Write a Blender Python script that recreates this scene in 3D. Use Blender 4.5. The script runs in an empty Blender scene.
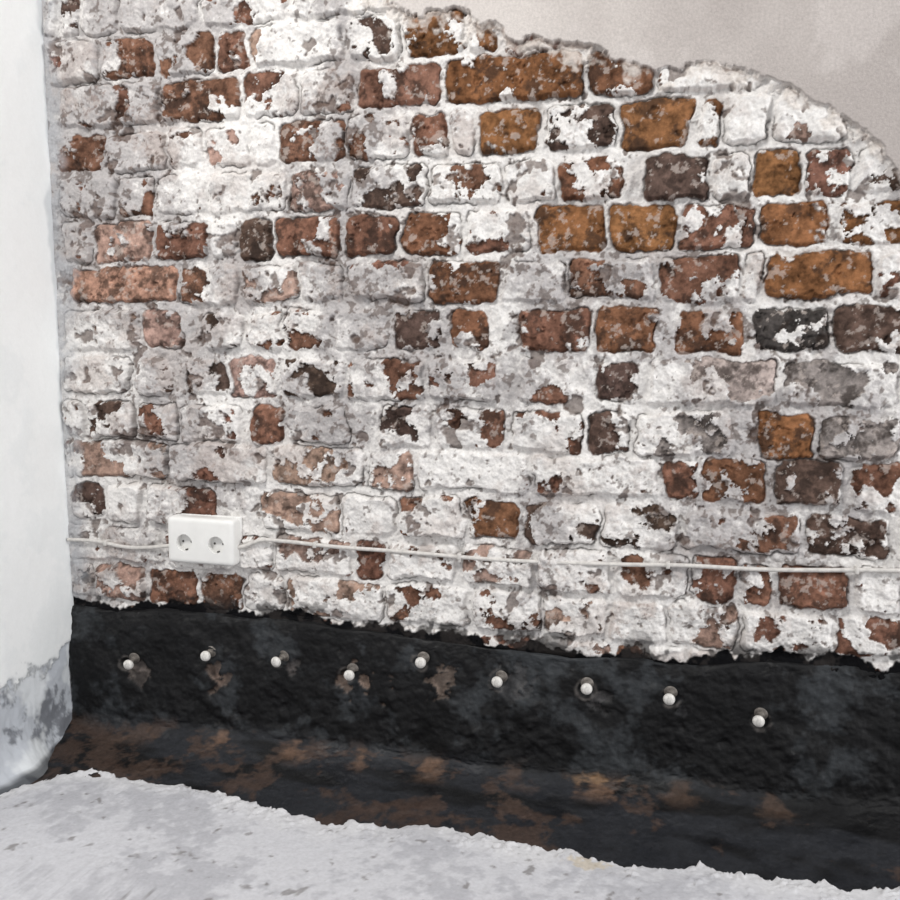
import bpy, bmesh, math
import numpy as np
from mathutils import Vector
rng=np.random.RandomState(7)
SC=bpy.context.scene
# ------------------------------------------------------------ noise
TAB=rng.rand(64,256,256).astype(np.float32)
def vn(x,y,seed):
    T=TAB[seed%64]
    xi=np.floor(x).astype(np.int32); yi=np.floor(y).astype(np.int32)
    fx=(x-xi).astype(np.float32); fy=(y-yi).astype(np.float32)
    fx=fx*fx*(3-2*fx); fy=fy*fy*(3-2*fy)
    a=T[xi&255,yi&255]; b=T[(xi+1)&255,yi&255]; c=T[xi&255,(yi+1)&255]; d=T[(xi+1)&255,(yi+1)&255]
    return (a*(1-fx)+b*fx)*(1-fy)+(c*(1-fx)+d*fx)*fy
def fbm(x,y,fr,oc,seed,g=.5):
    s=0;w=1.;t=0
    for o in range(oc):
        ca,sa=math.cos(.7*o+seed),math.sin(.7*o+seed)
        u=(x*ca-y*sa)*fr+31.7*o; v=(x*sa+y*ca)*fr+17.3*o
        s=s+w*vn(u,v,seed*5+o); t+=w*w; w*=g; fr*=2.03
    tot=sum(g**o for o in range(oc))
    return (s-tot*.5)/(.21*math.sqrt(t))
def uni(n): return 1/(1+np.exp(-1.7*n))
def sst(a,b,x):
    t=np.clip((x-a)/(b-a),0,1); return t*t*(3-2*t)
def lin(c):
    c=np.array(c)/255.; return np.where(c<.04045,c/12.92,((c+.055)/1.055)**2.4)
def mixc(C,c,m):
    return C*(1-m[...,None])+np.asarray(c)*m[...,None]
# ------------------------------------------------------------ mesh helpers
def grid_mesh(name,P,C,mat,flip=False):
    nz,nx=P.shape[:2]
    me=bpy.data.meshes.new(name)
    me.vertices.add(nz*nx); me.vertices.foreach_set("co",P.reshape(-1).astype(np.float32))
    i=np.arange(nz*nx).reshape(nz,nx)
    q=np.stack([i[:-1,:-1],i[:-1,1:],i[1:,1:],i[1:,:-1]],-1).reshape(-1,4)
    if flip: q=q[:,::-1]
    n=len(q)
    me.loops.add(n*4); me.polygons.add(n)
    me.loops.foreach_set("vertex_index",q.reshape(-1).astype(np.int32))
    me.polygons.foreach_set("loop_start",(np.arange(n)*4).astype(np.int32))
    me.polygons.foreach_set("loop_total",np.full(n,4,np.int32))
    me.update(calc_edges=True)
    me.polygons.foreach_set("use_smooth",np.ones(n,bool))
    a=me.color_attributes.new("Col","FLOAT_COLOR","POINT")
    c4=np.ones((nz*nx,4),np.float32); c4[:,:3]=np.clip(C.reshape(-1,3),0,1)
    a.data.foreach_set("color",c4.reshape(-1))
    me.materials.append(mat)
    ob=bpy.data.objects.new(name,me); SC.collection.objects.link(ob); return ob
def attr_mat(name,rough,nscale,namt,bump,bscale,spec=.3,r2=None):
    m=bpy.data.materials.new(name); m.use_nodes=True; nt=m.node_tree; N=nt.nodes; L=nt.links
    b=N["Principled BSDF"]; b.inputs["Roughness"].default_value=rough
    b.inputs["Specular IOR Level"].default_value=spec
    a=N.new("ShaderNodeAttribute"); a.attribute_name="Col"
    tc=N.new("ShaderNodeTexCoord")
    n=N.new("ShaderNodeTexNoise"); n.inputs["Scale"].default_value=nscale; n.inputs["Detail"].default_value=6
    L.new(tc.outputs["Object"],n.inputs["Vector"])
    mr=N.new("ShaderNodeMapRange"); mr.inputs[1].default_value=.3; mr.inputs[2].default_value=.7
    mr.inputs[3].default_value=1-namt; mr.inputs[4].default_value=1+namt
    L.new(n.outputs["Fac"],mr.inputs[0])
    v=N.new("ShaderNodeVectorMath"); v.operation='SCALE'
    L.new(a.outputs["Color"],v.inputs[0]); L.new(mr.outputs[0],v.inputs["Scale"])
    L.new(v.outputs[0],b.inputs["Base Color"])
    n2=N.new("ShaderNodeTexNoise"); n2.inputs["Scale"].default_value=bscale; n2.inputs["Detail"].default_value=5
    L.new(tc.outputs["Object"],n2.inputs["Vector"])
    bp=N.new("ShaderNodeBump"); bp.inputs["Strength"].default_value=bump; bp.inputs["Distance"].default_value=.002
    L.new(n2.outputs["Fac"],bp.inputs["Height"]); L.new(bp.outputs[0],b.inputs["Normal"])
    if r2:
        m2=N.new("ShaderNodeMapRange"); m2.inputs[1].default_value=.35; m2.inputs[2].default_value=.65
        m2.inputs[3].default_value=rough; m2.inputs[4].default_value=r2
        n3=N.new("ShaderNodeTexNoise"); n3.inputs["Scale"].default_value=14; n3.inputs["Detail"].default_value=5
        L.new(tc.outputs["Object"],n3.inputs["Vector"])
        L.new(n3.outputs["Fac"],m2.inputs[0]); L.new(m2.outputs[0],b.inputs["Roughness"])
    return m
def plain_mat(name,col,rough,bscale=60,bump=.1,var=.08,metal=0):
    m=bpy.data.materials.new(name); m.use_nodes=True; nt=m.node_tree; N=nt.nodes; L=nt.links
    b=N["Principled BSDF"]; b.inputs["Roughness"].default_value=rough; b.inputs["Metallic"].default_value=metal
    tc=N.new("ShaderNodeTexCoord"); n=N.new("ShaderNodeTexNoise"); n.inputs["Scale"].default_value=bscale; n.inputs["Detail"].default_value=4
    L.new(tc.outputs["Object"],n.inputs["Vector"])
    r=N.new("ShaderNodeValToRGB"); c=lin(col)
    r.color_ramp.elements[0].position=.3; r.color_ramp.elements[1].position=.7
    r.color_ramp.elements[0].color=(*(c*(1-var*2)),1); r.color_ramp.elements[1].color=(*np.minimum(c*(1+var),1),1)
    L.new(n.outputs["Fac"],r.inputs[0]); L.new(r.outputs[0],b.inputs["Base Color"])
    bp=N.new("ShaderNodeBump"); bp.inputs["Strength"].default_value=bump; bp.inputs["Distance"].default_value=.001
    L.new(n.outputs["Fac"],bp.inputs["Height"]); L.new(bp.outputs[0],b.inputs["Normal"])
    return m
def axis(*seg):
    out=[]
    for a,b,s in seg:
        n=max(2,int(round(abs(b-a)/s))+1); out.append(np.linspace(a,b,n)[:-1])
    out.append(np.array([seg[-1][1]])); return np.concatenate(out)
# ------------------------------------------------------------ brick wall
XC=-1.082
xs=axis((XC-.03,.34,.0013),(.34,1.7,.008)); zs=axis((-.02,.2,.01),(.2,1.325,.0013),(1.325,2.4,.01))
X,Z=np.meshgrid(xs,zs)
TOPX=[-1.09,-1.058,-.925,-.729,-.544,-.369,-.251,-.170,-.059,.032,.179,.319,.8,1.8]
TOPZ=[.258,.258,.266,.264,.263,.253,.247,.236,.246,.248,.256,.258,.255,.26]
PLX=[-1.2,-.8,-.6,-.489,-.449,-.338,-.291,-.26,-.2,-.17,-.14,-.052,.046,.101,.157,.211,.239,.274,.282,.33,.45,.8,1.8]
PLZ=[1.40,1.36,1.31,1.259,1.244,1.221,1.193,1.169,1.183,1.170,1.154,1.130,1.128,1.111,1.073,1.043,1.015,.965,.945,.90,.86,.78,.8]
ROWZ={-8:1.345,-7:1.272,-6:1.2,-5:1.127,-4:1.05,-3:.975,-2:.901,-1:.826,0:.75,1:.671,2:.593,3:.522,4:.445,5:.368,6:.296,7:.223}
O,R,P,Dk,G='O','R','P','D','G'
B={
-8:[(-1080,-900,.2,R),(-900,-780,.3,R),(-780,-560,.2,R),(-560,-400,.3,R)],
-7:[(-1080,-1051,.1,R),(-1051,-1009,.6,Dk),(-1009,-936,.12,R),(-936,-789,.12,R),(-789,-632,.12,R),(-632,-497,.15,R),(-497,-380,.2,R)],
-6:[(-1080,-978,.1,R),(-978,-871,.7,R),(-871,-765,.2,R),(-765,-703,.4,R),(-703,-540,.15,P),(-540,-446,.4,Dk),(-446,-338,.85,O),(-338,-290,.6,O)],
-5:[(-1061,-863,.08,R),(-863,-719,.66,R),(-719,-618,.5,R),(-618,-522,.12,R),(-522,-383,.86,R),(-380,-160,.86,O),(-157,-57,.65,'M'),(-57,90,.12,R),(90,207,.12,R)],
-4:[(-1072,-974,.75,R),(-974,-858,.04,R),(-858,-788,.36,R),(-788,-707,.3,P),(-707,-654,.08,R),(-654,-540,.84,R),(-540,-434,.25,R),(-434,-369,.75,R),(-369,-325,.1,R),(-325,-222,.97,O),(-218,-111,.3,Dk),(-107,-2,.97,O),(2,37,.85,O),(37,106,.1,R),(106,211,.2,P)],
-3:[(-1069,-949,.06,R),(-949,-882,.6,R),(-882,-782,.2,R),(-782,-643,.06,R),(-643,-531,.7,P),(-531,-406,.42,Dk),(-406,-286,.55,R),(-286,-204,.06,R),(-204,-99,.6,'M'),(-73,25,.88,Dk),(25,81,.12,R),(81,152,.93,O),(155,222,.55,R),(222,330,.3,Dk)],
-2:[(-1064,-1002,.06,R),(-1002,-888,.8,P),(-888,-781,.65,R),(-781,-733,.04,R),(-733,-670,.92,Dk),(-670,-551,.78,R),(-548,-450,.8,R),(-448,-348,.8,'M'),(-346,-239,.72,R),(-236,-124,.98,O),(-122,-17,.88,O),(-17,92,.5,R),(94,194,.97,O),(200,310,.85,O)],
-1:[(-1060,-841,1.,'B'),(-841,-730,.06,R),(-730,-624,.22,P),(-624,-543,.06,P),(-543,-408,.2,R),(-408,-285,.66,'M'),(-285,-185,.06,R),(-185,-50,.42,R),(-45,74,.62,R),(74,107,.1,R),(107,256,.95,O),(256,300,.15,R)],
0:[(-1072,-921,.08,P),(-921,-833,.72,P),(-802,-723,.46,Dk),(-723,-654,.3,R),(-654,-569,.38,R),(-569,-478,.05,R),(-467,-381,.5,Dk),(-369,-301,.92,'M'),(-259,-144,.88,R),(-142,-44,.95,'M'),(-23,81,.78,'M'),(89,201,.3,'K'),(203,306,.75,Dk)],
1:[(-1076,-940,.04,P),(-934,-864,.42,Dk),(-840,-755,.42,Dk),(-755,-667,.8,P),(-660,-547,.45,Dk),(-547,-409,.6,R),(-409,-291,.4,R),(-259,-171,.6,R),(-138,-67,.80,Dk),(-62,130,.4,'S'),(134,297,.55,G)],
2:[(-1080,-1033,.05,R),(-1033,-934,.42,Dk),(-934,-850,.35,R),(-850,-735,.04,R),(-720,-652,.7,R),(-652,-540,.05,R),(-491,-391,.45,Dk),(-391,-275,.35,R),(-269,-155,.4,R),(-152,-80,.78,Dk),(-76,69,.45,G),(103,185,.96,O),(188,301,.5,G)],
3:[(-1085,-1068,.1,R),(-1068,-874,.5,P),(-874,-685,.08,R),(-679,-515,.55,P),(-513,-425,.75,P),(-425,-238,.12,R),(-238,-37,.08,R),(-33,18,.7,R),(20,118,.65,'M'),(128,228,.75,Dk),(232,311,.75,R)],
4:[(-1072,-1003,.5,Dk),(-1003,-925,.05,R),(-920,-786,.56,R),(-706,-556,.45,P),(-556,-458,.05,R),(-458,-342,.45,R),(-342,-253,.85,'M'),(-248,-126,.35,Dk),(-126,-1,.22,Dk),(-1,175,.08,R),(179,296,.84,Dk)],
5:[(-1090,-890,.1,R),(-890,-749,.1,R),(-749,-681,.45,R),(-681,-536,.4,P),(-536,-477,.7,R),(-477,-350,.2,R),(-350,-231,.35,P),(-231,-107,.18,R),(-107,15,.12,R),(15,83,.7,R),(83,133,.25,R),(137,247,.88,R),(251,320,.1,R)],
6:[(-1081,-1033,.5,G),(-1033,-931,.5,P),(-929,-823,.90,R),(-820,-734,.88,R),(-734,-659,.3,R),(-659,-478,.35,P),(-478,-333,.2,R),(-333,-214,.15,R),(-214,-114,.25,P),(-114,-21,.25,G),(-21,89,.3,P),(89,223,.08,R),(223,324,.6,R)],
7:[(-1080,-900,.3,R),(-900,-700,.3,R),(-700,-460,.2,R),(-460,-218,.2,R),(-218,-99,.3,P),(-99,-46,.6,R),(-46,6,.15,R),(6,140,.15,P),(140,252,.1,R),(252,328,.15,R)]}
for k in B:
    x=B[k][-1][1]
    while x<1700:
        w=rng.choice([108,108,215]); B[k].append((x+4,x+w,float(rng.choice([.15,.3,.6,.8])),R)); x+=w
COL={'O':(124,86,58),'R':(116,84,70),'P':(158,132,120),'D':(86,70,62),'G':(140,132,128),'B':(160,126,108),'S':(170,156,150),'M':(116,82,62),'K':(66,62,60)}
wn1=fbm(X,Z,22,3,1); wn2=fbm(X,Z,22,3,2)
wf1=fbm(X,Z,110,2,3); wf2=fbm(X,Z,110,2,4)
WX=X+.0026*wn1+.0010*wf1; WZ=Z+.0022*wn2+.0010*wf2
fill=uni(fbm(X,Z,7,3,5)+.7*sst(-.35,-.9,X)-.5)
U=uni(fbm(X,Z,24,6,6,.57)*.9+fbm(X,Z,10,2,7)*.4)
fine=fbm(X,Z,170,3,8,.6)
med=fbm(X,Z,55,4,9,.55)
low=fbm(X,Z,5,4,10,.55)
crust=fbm(X,Z,32,5,44,.6)
h=.0006*med+.00025*fine
sd=np.full(X.shape,.01,np.float32)
expo=np.zeros_like(X); colb=np.zeros(X.shape+(3,)); rise=np.zeros_like(X); toned=np.zeros_like(X)
for k,L in B.items():
    zc=ROWZ[k]
    for (a,b,e,kind) in L:
        x0,x1=a/1000+.0035,b/1000-.0035
        hz=.0322+rng.uniform(-.002,.002); zz=zc+rng.uniform(-.0018,.0018)
        i0,i1=np.searchsorted(xs,[x0-.02,x1+.02]); j0,j1=np.searchsorted(zs,[zz-.055,zz+.055])
        if i1<=i0 or j1<=j0: continue
        s=np.s_[j0:j1,i0:i1]
        cx=(x0+x1)/2; hx=(x1-x0)/2; r=min(.011,hx*.6)
        tilt=rng.uniform(-.012,.012)
        qx=np.abs(WX[s]-cx)-hx+r; qz=np.abs(WZ[s]-zz-(WX[s]-cx)*tilt)-hz+r
        d=np.sqrt(np.maximum(qx,0)**2+np.maximum(qz,0)**2)+np.minimum(np.maximum(qx,qz),0)-r
        sd[s]=np.minimum(sd[s],d)
        amp=rng.uniform(.6,1.25)
        tx,tz=rng.uniform(-.25,.25,2)
        pl=1+tx*(X[s]-cx)/hx+tz*(Z[s]-zz)/hz
        rise[s]=np.maximum(rise[s],sst(.0010,-.0060,d)*amp*pl)
        inside=sst(.001,-.0012,d)
        off=rng.uniform(-.03,.03)
        th=e*.96+.03+off
        if e>=.9: th=e+.02
        dd=th-U[s]-.12*sst(-.007,0,d)*(e<.8)
        m=sst(0,.022,dd)*inside
        expo[s]=np.maximum(expo[s],m)
        toned[s]=np.maximum(toned[s],inside*rng.uniform(.2,1.))
        jit=np.array([1,rng.uniform(.97,1.03),rng.uniform(.95,1.05)])
        if kind in 'GSK': jit[:]=1
        c=lin(COL[kind])*rng.uniform(.85,1.12)*jit
        w=inside>.02
        colb[s][w]=c
h=h+.0120*rise*(1-.42*fill)
coat=1-expo
h=h+(.0020+.0007*med+.0008*np.clip(crust,-1.2,2))*coat
h=h-expo*(.0006+.0024*uni(med*1.2+fine*.3))
sp=sst(.92,.96,uni(fbm(X,Z,30,4,11,.6)))
h-=sp*.0035
# colours
white=np.zeros(X.shape+(3,))+lin((227,224,221))
white=mixc(white,lin((204,198,195)),toned*.5*uni(med+low))
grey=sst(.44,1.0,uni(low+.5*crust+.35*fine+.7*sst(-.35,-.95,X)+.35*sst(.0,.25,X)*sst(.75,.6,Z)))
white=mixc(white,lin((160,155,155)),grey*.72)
st=sst(.70,1.0,uni(fbm(X,Z,16,6,12,.68)))
white=mixc(white,lin((174,160,153)),st*.6*(.4+.6*toned))
spk=sst(.87,.96,uni(fbm(X,Z,95,3,13,.65)*.9+.3*low+.25*crust))
white=mixc(white,lin((100,88,82)),spk*.7)
stip=sst(.85,.97,uni(fbm(X,Z,210,2,45,.6)*.8+.5*crust))*toned
white=mixc(white,lin((120,98,88)),stip*.5)
bc=colb*(1+.24*np.clip(fbm(X,Z,60,4,14,.65),-2,2)+.12*np.clip(fine,-2,2))[...,None]
bc=np.clip(bc,.01,1)
dkp=sst(.62,.97,uni(fbm(X,Z,35,5,15,.68)))
bc=mixc(bc,lin((50,41,37)),dkp*.7)
film=sst(.86,.97,uni(fbm(X,Z,90,4,16,.65)+.3*crust))
bc=mixc(bc,lin((190,178,170)),film*.5)
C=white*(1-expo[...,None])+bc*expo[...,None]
edge=np.clip(1-np.abs(expo-.45)/.45,0,1)
C=mixc(C,lin((84,70,64)),edge*.4)  # shadow of the broken coat edge painted as a dark rim
C=mixc(C,lin((92,72,62)),sp*.7*(1-expo))
crack_shade=np.clip(1-np.abs(sd-.0004)/.0017,0,1)*sst(.42,.74,uni(fbm(X,Z,18,3,42)-.3*fill))
C=mixc(C,lin((60,52,48)),crack_shade*.68); h-=crack_shade*.0035  # crack grooves round the bricks, with edge shadow lines painted into the colour
# corner zone
cz=sst(XC+.045,XC+.01,X+.008*wn1)
C=mixc(C,lin((172,174,178)),cz*.7*uni(1+med)); h=h*(1-cz*.5)+.003*cz
# plaster remaining at upper right
zb=np.interp(X,PLX,PLZ)
s=(Z-zb)*.8+.005*fbm(X,Z,16,5,17,.6)+.0007*fine
band=sst(-.022,-.004,s+.009*med)
h=h*(1-band*.6)+band*(.004+.0022*med)
C=mixc(C,lin((212,204,197)),band*.75*uni(.6+1.3*med))
pm=sst(-.0005,.003,s)
h=h*(1-pm)+pm*(.0150+.0003*fbm(X,Z,8,3,18))
pc=np.zeros(X.shape+(3,))+lin((204,197,192))
pc=mixc(pc,lin((168,160,156)),sst(-.25,.2,X+.06*fbm(X,Z,5,5,19,.55))*.85)
pc=mixc(pc,lin((206,199,195)),sst(.7,1.0,uni(fbm(X,Z,9,6,47,.65)))*.4)
C=mixc(C,pc,pm)
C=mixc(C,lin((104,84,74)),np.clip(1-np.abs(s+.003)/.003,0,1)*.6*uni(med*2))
# bituminous paint brushed onto the masonry just above the membrane
zt=np.interp(X,TOPX,TOPZ)
h*=1-.5*sst(.022,.0,Z-zt)
drip=fbm(X,Z*.6,34,4,20,.55)
pt=sst(.0030,-.0015,Z-zt+.0054*drip+.004*fbm(X,Z*0,9,2,46)+.0006*fine)
C=mixc(C,lin((16,16,18)),pt); h=h*(1-.4*pt)
sm=sst(.05,0,Z-zt)*sst(.56,.86,uni(fbm(X,Z,30,4,43,.65)))
C=mixc(C,lin((44,41,40)),sm*.85)
fl=sst(.236,.222,Z); h=h*(1-fl)-.004*fl
m_wall=attr_mat("whitewashed_brick",.95,260,.10,.3,420,.08)
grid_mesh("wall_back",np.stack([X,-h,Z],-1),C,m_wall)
# ------------------------------------------------------------ left wall
ys=axis((.02,-.45,.0025),(-.45,-1.0,.02)); z2=axis((-.02,1.6,.0035),(1.6,2.4,.02))
Y2,Z2=np.meshgrid(ys,z2)
n=fbm(Y2,Z2,10,4,21); nf=fbm(Y2,Z2,70,3,22,.6)
h2=.0004*n+.00008*nf
C2=np.zeros(Y2.shape+(3,))+lin((250,251,250))
C2=mixc(C2,lin((238,241,241)),sst(.6,.95,uni(n+.3*nf))*.4)
wedge=Z2-(.185+.10*Y2)+.016*fbm(Y2,Z2,14,5,24,.62)
worn=sst(.008,-.005,wedge)
wc=np.zeros(Y2.shape+(3,))+lin((196,200,206))
wc=mixc(wc,lin((106,108,114)),sst(.5,.9,uni(fbm(Y2,Z2,18,6,25,.66)))*.85)
wc=mixc(wc,lin((228,231,233)),sst(.55,.9,uni(fbm(Y2,Z2,11,5,26,.6)))*.9)
C2=mixc(C2,wc,worn); C2=mixc(C2,lin((110,112,116)),np.clip(1-np.abs(wedge)/.006,0,1)*.6)
h2-=worn*(.004-.0012*fbm(Y2,Z2,25,4,27,.6))
flare=.012+.044*np.exp(-((Y2+.175)/.065)**2)
flare=flare*sst(0,-.05,Y2)
h2+=flare*np.clip(1-Z2/.085,0,1.1)**2*(1+.1*n)
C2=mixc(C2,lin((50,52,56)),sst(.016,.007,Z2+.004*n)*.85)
cr=sst(-.014,-.002,Y2+.006*fbm(Y2,Z2,12,4,28,.6)); C2=mixc(C2,lin((200,203,206)),cr*.6)
grid_mesh("wall_left",np.stack([XC+h2,Y2,Z2],-1),C2,attr_mat("white_plaster",.9,200,.015,.1,300,.2))
# ------------------------------------------------------------ bitumen membrane with cove
xm=axis((XC-.003,.36,.0022),(.36,1.69,.01))
t=np.linspace(0,1,210)
XM,T=np.meshgrid(xm,t)
ztop=np.interp(XM,TOPX,TOPZ)-.010-.004*fbm(XM,XM*0,9,2,46)
tk=np.array([0,.03,.10,.30,.50,.54,.58,.66,.76,.88,1.0])
yk=np.array([.001,-.007,-.010,-.012,-.016,-.020,-.028,-.054,-.095,-.15,-.29])
YM=np.interp(T,tk,yk)
zrel=np.array([1,.985,.90,.50,.0])
zf=.050+.005*fbm(XM,XM*0,5,3,30)
ZM=np.where(T<=.50, zf+(ztop-zf)*np.interp(T,[0,.03,.10,.30,.50],zrel),
    np.interp(T,[.50,.54,.58,.66,.76,.88,1.0],[1,.85,.68,.42,.20,.03,-.09])*zf)
def smooth(A,k):
    B_=np.pad(A,((k,k),(0,0)),mode='edge'); return sum(B_[i:i+A.shape[0]] for i in range(2*k+1))/(2*k+1)
YM=smooth(YM,4)
blend=sst(.40,.46,T)*sst(.70,.62,T)
YM=YM*(1-blend)+smooth(YM,9)*blend; ZM=ZM*(1-blend)+smooth(ZM,9)*blend
SS=np.where(T<=.5,ZM,-T*.5+.25+.05)
mn=fbm(XM,SS,14,4,31,.5); mf=fbm(XM,SS,60,4,32,.6)
cov=sst(.46,.58,T+.012*mn)
YM=YM-(.0022*mn+.0010*mf)*sst(0,.06,T)*(1-.6*sst(.49,.56,T)); ZM=ZM+(.0008*mn+.0003*mf)*sst(.5,.6,T)
CM=np.zeros(XM.shape+(3,))+lin((9,9,11))
CM=mixc(CM,lin((54,57,60)),sst(.5,1.0,uni(fbm(XM,SS,9,6,33,.68)+.8*np.exp(-((XM+.3)/.3)**2)-.35))*.8*(1-cov))  # grey brush smudges, plus a mid-span sheen painted into the colour
CM=mixc(CM,lin((44,46,51)),cov*.6*sst(.2,.8,uni(fbm(XM*.4,SS,12,4,48,.6)+.3)))  # bluish sheen of the cove painted into its colour
CM=mixc(CM,lin((70,55,47)),cov*sst(.62,.95,uni(fbm(XM,SS,16,6,34,.66)+1.1*sst(-.7,-1.0,XM)-.6*sst(-.3,.1,XM)))*.75)
BT=[(-.971,.151),(-.815,.176),(-.673,.180),(-.546,.168),(-.419,.199),(-.284,.178),(-.143,.179),(-.010,.177),(.128,.155)]
def spot(cx,ct,rx,rt):
    return sst(1.,.1,np.sqrt(((XM-cx)/rx)**2+((T-ct)/rt)**2)+.25*mn+.18*mf)
for i,(cx,cz_) in enumerate(BT):
    tri=sst(1,.2,np.abs(XM-cx*.98-.02)/(.012+.22*np.clip(T-.52,0,.12))+.2*mn+.2*mf)*sst(.51,.54,T)*sst(.70,.60,T)
    CM=mixc(CM,lin((106,82,66)),tri*(.75 if i in(1,2,3,4,6) else .3))
for cx,cz_,rx,rz,cc,al in [(-.955,.135,.022,.022,(120,110,104),.85),(-.79,.150,.018,.030,(138,118,106),.95),(-.65,.165,.012,.018,(96,90,88),.8),(-.520,.160,.034,.028,(152,130,116),.95),(-.385,.165,.022,.028,(146,128,116),.9),(-.26,.168,.02,.022,(90,88,88),.8),(-.125,.168,.015,.02,(84,82,82),.7),(.008,.165,.014,.02,(74,74,76),.7)]:
    q=np.sqrt(((XM-cx)/rx)**2+((ZM-cz_)/rz)**2)+.40*mn+.40*mf
    m=sst(1.,.65,q)*(T<.5); CM=mixc(CM,lin(cc),m*al*(.35+.65*uni(mf*1.5))); YM=YM+m*.0025
for cx,cz_ in BT:
    q=np.sqrt((XM-cx)**2+(ZM-cz_)**2); rg=np.clip(1-np.abs(q-.014+.003*mn)/.004,0,1)*(T<.5)
    CM=mixc(CM,lin((130,124,120)),rg*.4*uni(mf*2))
    YM=YM+sst(.012,.007,q)*(T<.5)*.004
CM=mixc(CM,lin((120,94,70)),spot(-.115,.535,.038,.045)*.95)
CM=mixc(CM,lin((150,148,146)),sst(.93,1.0,T)*.3)
m_tar=attr_mat("bitumen",.46,120,.25,.55,160,.32,r2=.8)
grid_mesh("bitumen_membrane",np.stack([XM,YM,ZM],-1),CM,m_tar,flip=True)
# ------------------------------------------------------------ floor
FX=[-1.2,-1.075,-1.05,-1.023,-.96,-.872,-.781,-.662,-.527,-.402,-.363,-.25,-.099,.038,.171,.301,.6,1.8]
FY=[-.27,-.262,-.23,-.167,-.135,-.139,-.137,-.158,-.193,-.182,-.158,-.175,-.200,-.189,-.182,-.170,-.18,-.17]
xf=axis((XC-.02,.5,.0025),(.5,1.69,.015)); tf=axis((-.008,.25,.0025),(.25,3.2,.02))
XF,TF=np.meshgrid(xf,tf)
def edge_y(x):
    return np.interp(x,FX,FY)+.0035*fbm(x,x*0+.3,24,2,35)+.0028*fbm(x,x*0,80,3,36,.6)
YF=edge_y(XF)-TF
fn=fbm(XF,YF,7,5,37,.6); ff=fbm(XF,YF,75,3,38,.6)
lump=sst(.6,.95,uni(fbm(XF,YF,32,5,39,.65)))*sst(.05,.0,TF)
crumb=sst(.93,.985,uni(fbm(XF,YF,110,2,49)))*sst(.09,.0,TF)
ZF=-.012+sst(-.008,.005,TF)*.015+.00035*fn+.00022*ff+(.005*lump+.0035*crumb)*sst(-.004,.006,TF)
CF=np.zeros(XF.shape+(3,))+lin((198,198,202))
CF=mixc(CF,lin((172,172,177)),sst(.35,1.0,uni(fn+.6*ff))*.8)
CF=mixc(CF,lin((214,213,213)),sst(.06,0,TF+.01*fn)*.5)
CF=mixc(CF,lin((120,116,114)),sst(.955,.985,uni(fbm(XF,YF,60,3,41)))*.7)
tp=sst(1,.7,np.sqrt(((XF+.115)/.04)**2+((YF+.215)/.012)**2)+.3*ff); CF=mixc(CF,lin((190,178,158)),tp*.7)
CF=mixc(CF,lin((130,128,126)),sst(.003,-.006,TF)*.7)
grid_mesh("floor",np.stack([XF,YF,ZF],-1),CF,attr_mat("dusty_concrete",.9,180,.07,.3,220,.12),flip=True)
# ------------------------------------------------------------ small mesh tools
def new_obj(name,bm,mats,smooth=True):
    me=bpy.data.meshes.new(name); bm.to_mesh(me); bm.free()
    for m in mats: me.materials.append(m)
    if smooth:
        for f in me.polygons: f.use_smooth=True
    ob=bpy.data.objects.new(name,me); SC.collection.objects.link(ob); return ob
def lathe(bm,prof,seg,mi):
    rings=[]
    for r,y in prof:
        rings.append([bm.verts.new((r*math.cos(2*math.pi*i/seg),y,r*math.sin(2*math.pi*i/seg))) for i in range(seg)])
    for a,b in zip(rings[:-1],rings[1:]):
        for i in range(seg):
            f=bm.faces.new((a[i],a[(i+1)%seg],b[(i+1)%seg],b[i])); f.material_index=mi
    f=bm.faces.new(rings[-1]); f.material_index=mi
    f=bm.faces.new(rings[0][::-1]); f.material_index=mi
m_bolt=plain_mat("pale_zinc",(222,219,214),.5,300,.3,.14)
m_stem=plain_mat("steel_stem",(120,114,108),.5,200,.2,.2,.3)
for cx,cz_ in BT:
    bm=bmesh.new()
    lathe(bm,[(.0036,.004),(.0036,-.026)],14,1)
    lathe(bm,[(.0100,-.001),(.0103,-.0018),(.0100,-.003)],22,1)
    lathe(bm,[(.0062,-.003),(.0064,-.0034),(.0064,-.008),(.006,-.009)],6,1)
    lathe(bm,[(.0070,-.020),(.0086,-.0208),(.0092,-.023),(.0089,-.0255),(.0074,-.0280),(.0046,-.0294),(.0016,-.0300)],24,0)
    bmesh.ops.recalc_face_normals(bm,faces=bm.faces)
    ob=new_obj("anchor_bolt",bm,[m_bolt,m_stem])
    ob.location=(cx*.98,-.013,.75+(cz_-.75)*.978); ob.rotation_euler=(rng.uniform(.0,.25),0,rng.uniform(-.3,.1))
# ------------------------------------------------------------ double socket
def box(name,x0,x1,y0,y1,z0,z1,bev,mat,seg=4):
    bm=bmesh.new(); bmesh.ops.create_cube(bm,size=1)
    for v in bm.verts:
        v.co=Vector(((x0+x1)/2+v.co.x*(x1-x0),(y0+y1)/2+v.co.y*(y1-y0),(z0+z1)/2+v.co.z*(z1-z0)))
    bmesh.ops.bevel(bm,geom=bm.edges[:],offset=bev,segments=seg,profile=.6,affect='EDGES')
    return new_obj(name,bm,[mat])
m_soc=plain_mat("white_plastic",(234,233,230),.4,30,.03,.03)
m_hole=plain_mat("contact_dark",(70,66,62),.5,50,.1,.1)
root=bpy.data.objects.new("power_outlet",None); SC.collection.objects.link(root)
root.location=(-.802,-.004,.390)
sx=.0625; sz=.0405
body=box("housing",-sx,sx,-.032,.0,-sz,sz,.0095,m_soc,5)
cut=[]
HX=.030
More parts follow.
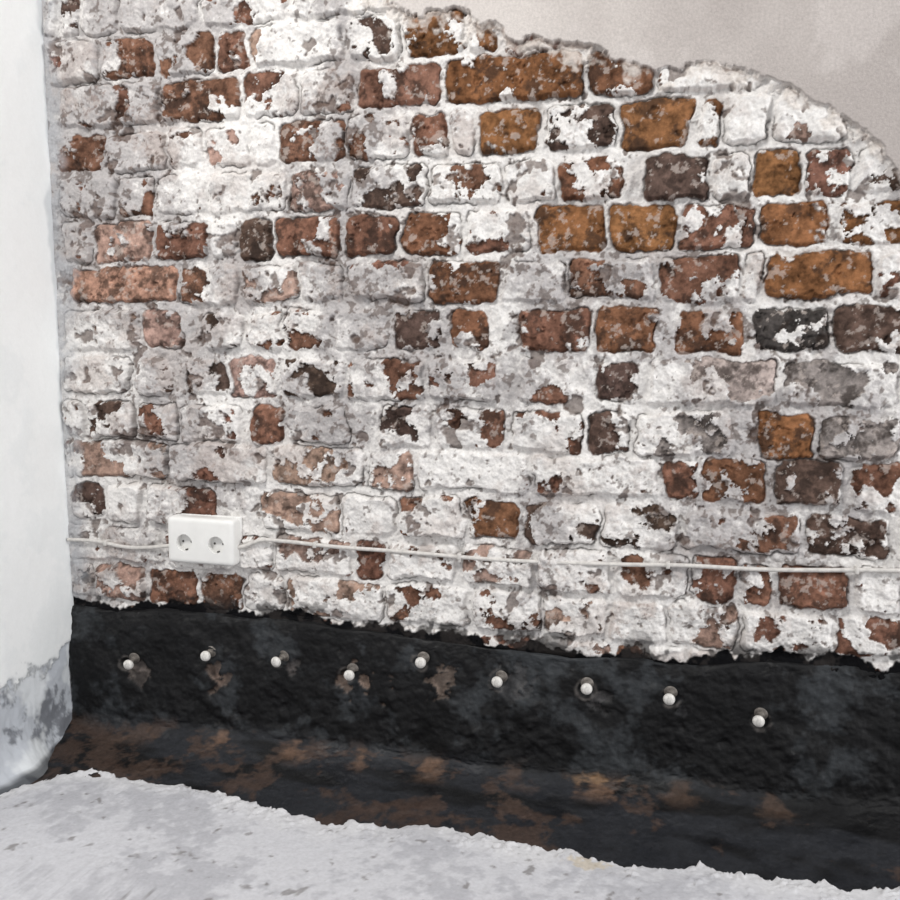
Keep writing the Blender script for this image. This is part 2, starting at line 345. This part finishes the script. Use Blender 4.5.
for cx in(-HX,HX):
    bm=bmesh.new(); lathe(bm,[(.0145,-.020),(.0160,-.060)],40,0)
    bmesh.ops.translate(bm,vec=(cx,0,-.004),verts=bm.verts); bmesh.ops.recalc_face_normals(bm,faces=bm.faces)
    c=new_obj("c",bm,[m_soc]); cut.append(c)
    md=body.modifiers.new("b",'BOOLEAN'); md.object=c; md.operation='DIFFERENCE'; md.solver='EXACT'
dg=bpy.context.evaluated_depsgraph_get(); me=bpy.data.meshes.new_from_object(body.evaluated_get(dg))
body.modifiers.clear(); body.data=me
for c in cut: bpy.data.objects.remove(c)
try:
    for f in me.polygons: f.use_smooth=True
    me.set_sharp_from_angle(angle=math.radians(35))
except Exception: pass
bp=box("back_plate",-sx-.001,sx+.001,-.006,.003,-sz-.001,sz+.001,.0025,m_soc,3)
parts=[body,bp]
for i,cx in enumerate((-HX,HX)):
    bm=bmesh.new()
    for dx in(-.0080,.0080):
        lathe(bm,[(.0020,-.018),(.0020,-.0204)],12,0)
        bm.verts.ensure_lookup_table()
        bmesh.ops.translate(bm,vec=(dx,0,0),verts=bm.verts[-24:])
    pins=new_obj("pin_holes_%d"%(i+1),bm,[m_hole],False); pins.location=(cx,0,-.004); parts.append(pins)
    for j,sg in enumerate((1,-1)):
        e=box("earth_clip_%d"%(i*2+j+1),-.0014,.0014,-.026,-.018,min(sg*.0125,sg*.0142),max(sg*.0125,sg*.0142),.0004,m_hole,2); e.location=(cx,0,-.004); parts.append(e)
for o in parts: o.parent=root
root.rotation_euler=(0,math.radians(.8),0)
# ------------------------------------------------------------ cable
m_cab=plain_mat("painted_cable",(210,206,201),.6,120,.3,.1)
cu=bpy.data.curves.new("electrical_cable","CURVE"); cu.dimensions='3D'; cu.bevel_depth=.0034; cu.bevel_resolution=4; cu.use_fill_caps=True
def spl(pts):
    s=cu.splines.new('BEZIER'); s.bezier_points.add(len(pts)-1)
    for b,p in zip(s.bezier_points,pts): b.co=p; b.handle_left_type=b.handle_right_type='AUTO'
spl([(-1.078,-.012,.374),(-1.02,-.0125,.374),(-.96,-.0135,.367),(-.915,-.015,.369),(-.855,-.018,.378)])
spl([(-.75,-.018,.378),(-.732,-.016,.381),(-.70,-.014,.393),(-.66,-.0135,.394),(-.578,-.0135,.390),(-.455,-.0140,.388),(-.286,-.0145,.384),(-.094,-.0145,.388),(.0,-.0140,.392),(.116,-.0140,.393),(.311,-.0140,.403),(.7,-.0140,.41),(1.68,-.0140,.41)])
cu.materials.append(m_cab)
cable=bpy.data.objects.new("electrical_cable",cu); SC.collection.objects.link(cable)
for i,(cx,cz_) in enumerate([(-1.0,.3725),(-.60,.391),(-.35,.386),(-.02,.391),(.25,.3995)]):
    c=box("cable_clip_%d"%(i+1),-.003,.003,-.0188,-.004,-.005,.005,.0015,m_cab,3); c.location=(cx,0,cz_); c.parent=cable
# ------------------------------------------------------------ light
w=bpy.data.worlds.new("daylight"); SC.world=w; w.use_nodes=True
bg=w.node_tree.nodes["Background"]; bg.inputs[0].default_value=(.98,.985,1.0,1); bg.inputs[1].default_value=.42
def area(name,loc,tgt,size,power,col):
    l=bpy.data.lights.new(name,'AREA'); l.shape='RECTANGLE'; l.size=size[0]; l.size_y=size[1]; l.energy=power; l.color=col
    o=bpy.data.objects.new(name,l); SC.collection.objects.link(o); o.location=loc
    o.rotation_euler=(Vector(tgt)-Vector(loc)).to_track_quat('-Z','Y').to_euler(); return o
area("window_light",(-1.0,-1.6,2.45),(-.4,0,.4),(.4,.4),38,(1,.985,.96))
area("left_wall_fill",(2.4,-.8,1.3),(-1.08,-.1,.7),(.9,1.6),52,(.98,.99,1))  # fill lamp added out of view to brighten the left wall; no doorway there
# ------------------------------------------------------------ camera
cam=bpy.data.cameras.new("camera"); cam.lens=38; cam.sensor_width=36; cam.clip_start=.02
co=bpy.data.objects.new("camera",cam); SC.collection.objects.link(co)
co.location=(0,-1.48,.75); co.rotation_euler=(math.radians(90-7.2),0,math.radians(14))
SC.camera=co
SC.view_settings.view_transform='Standard'
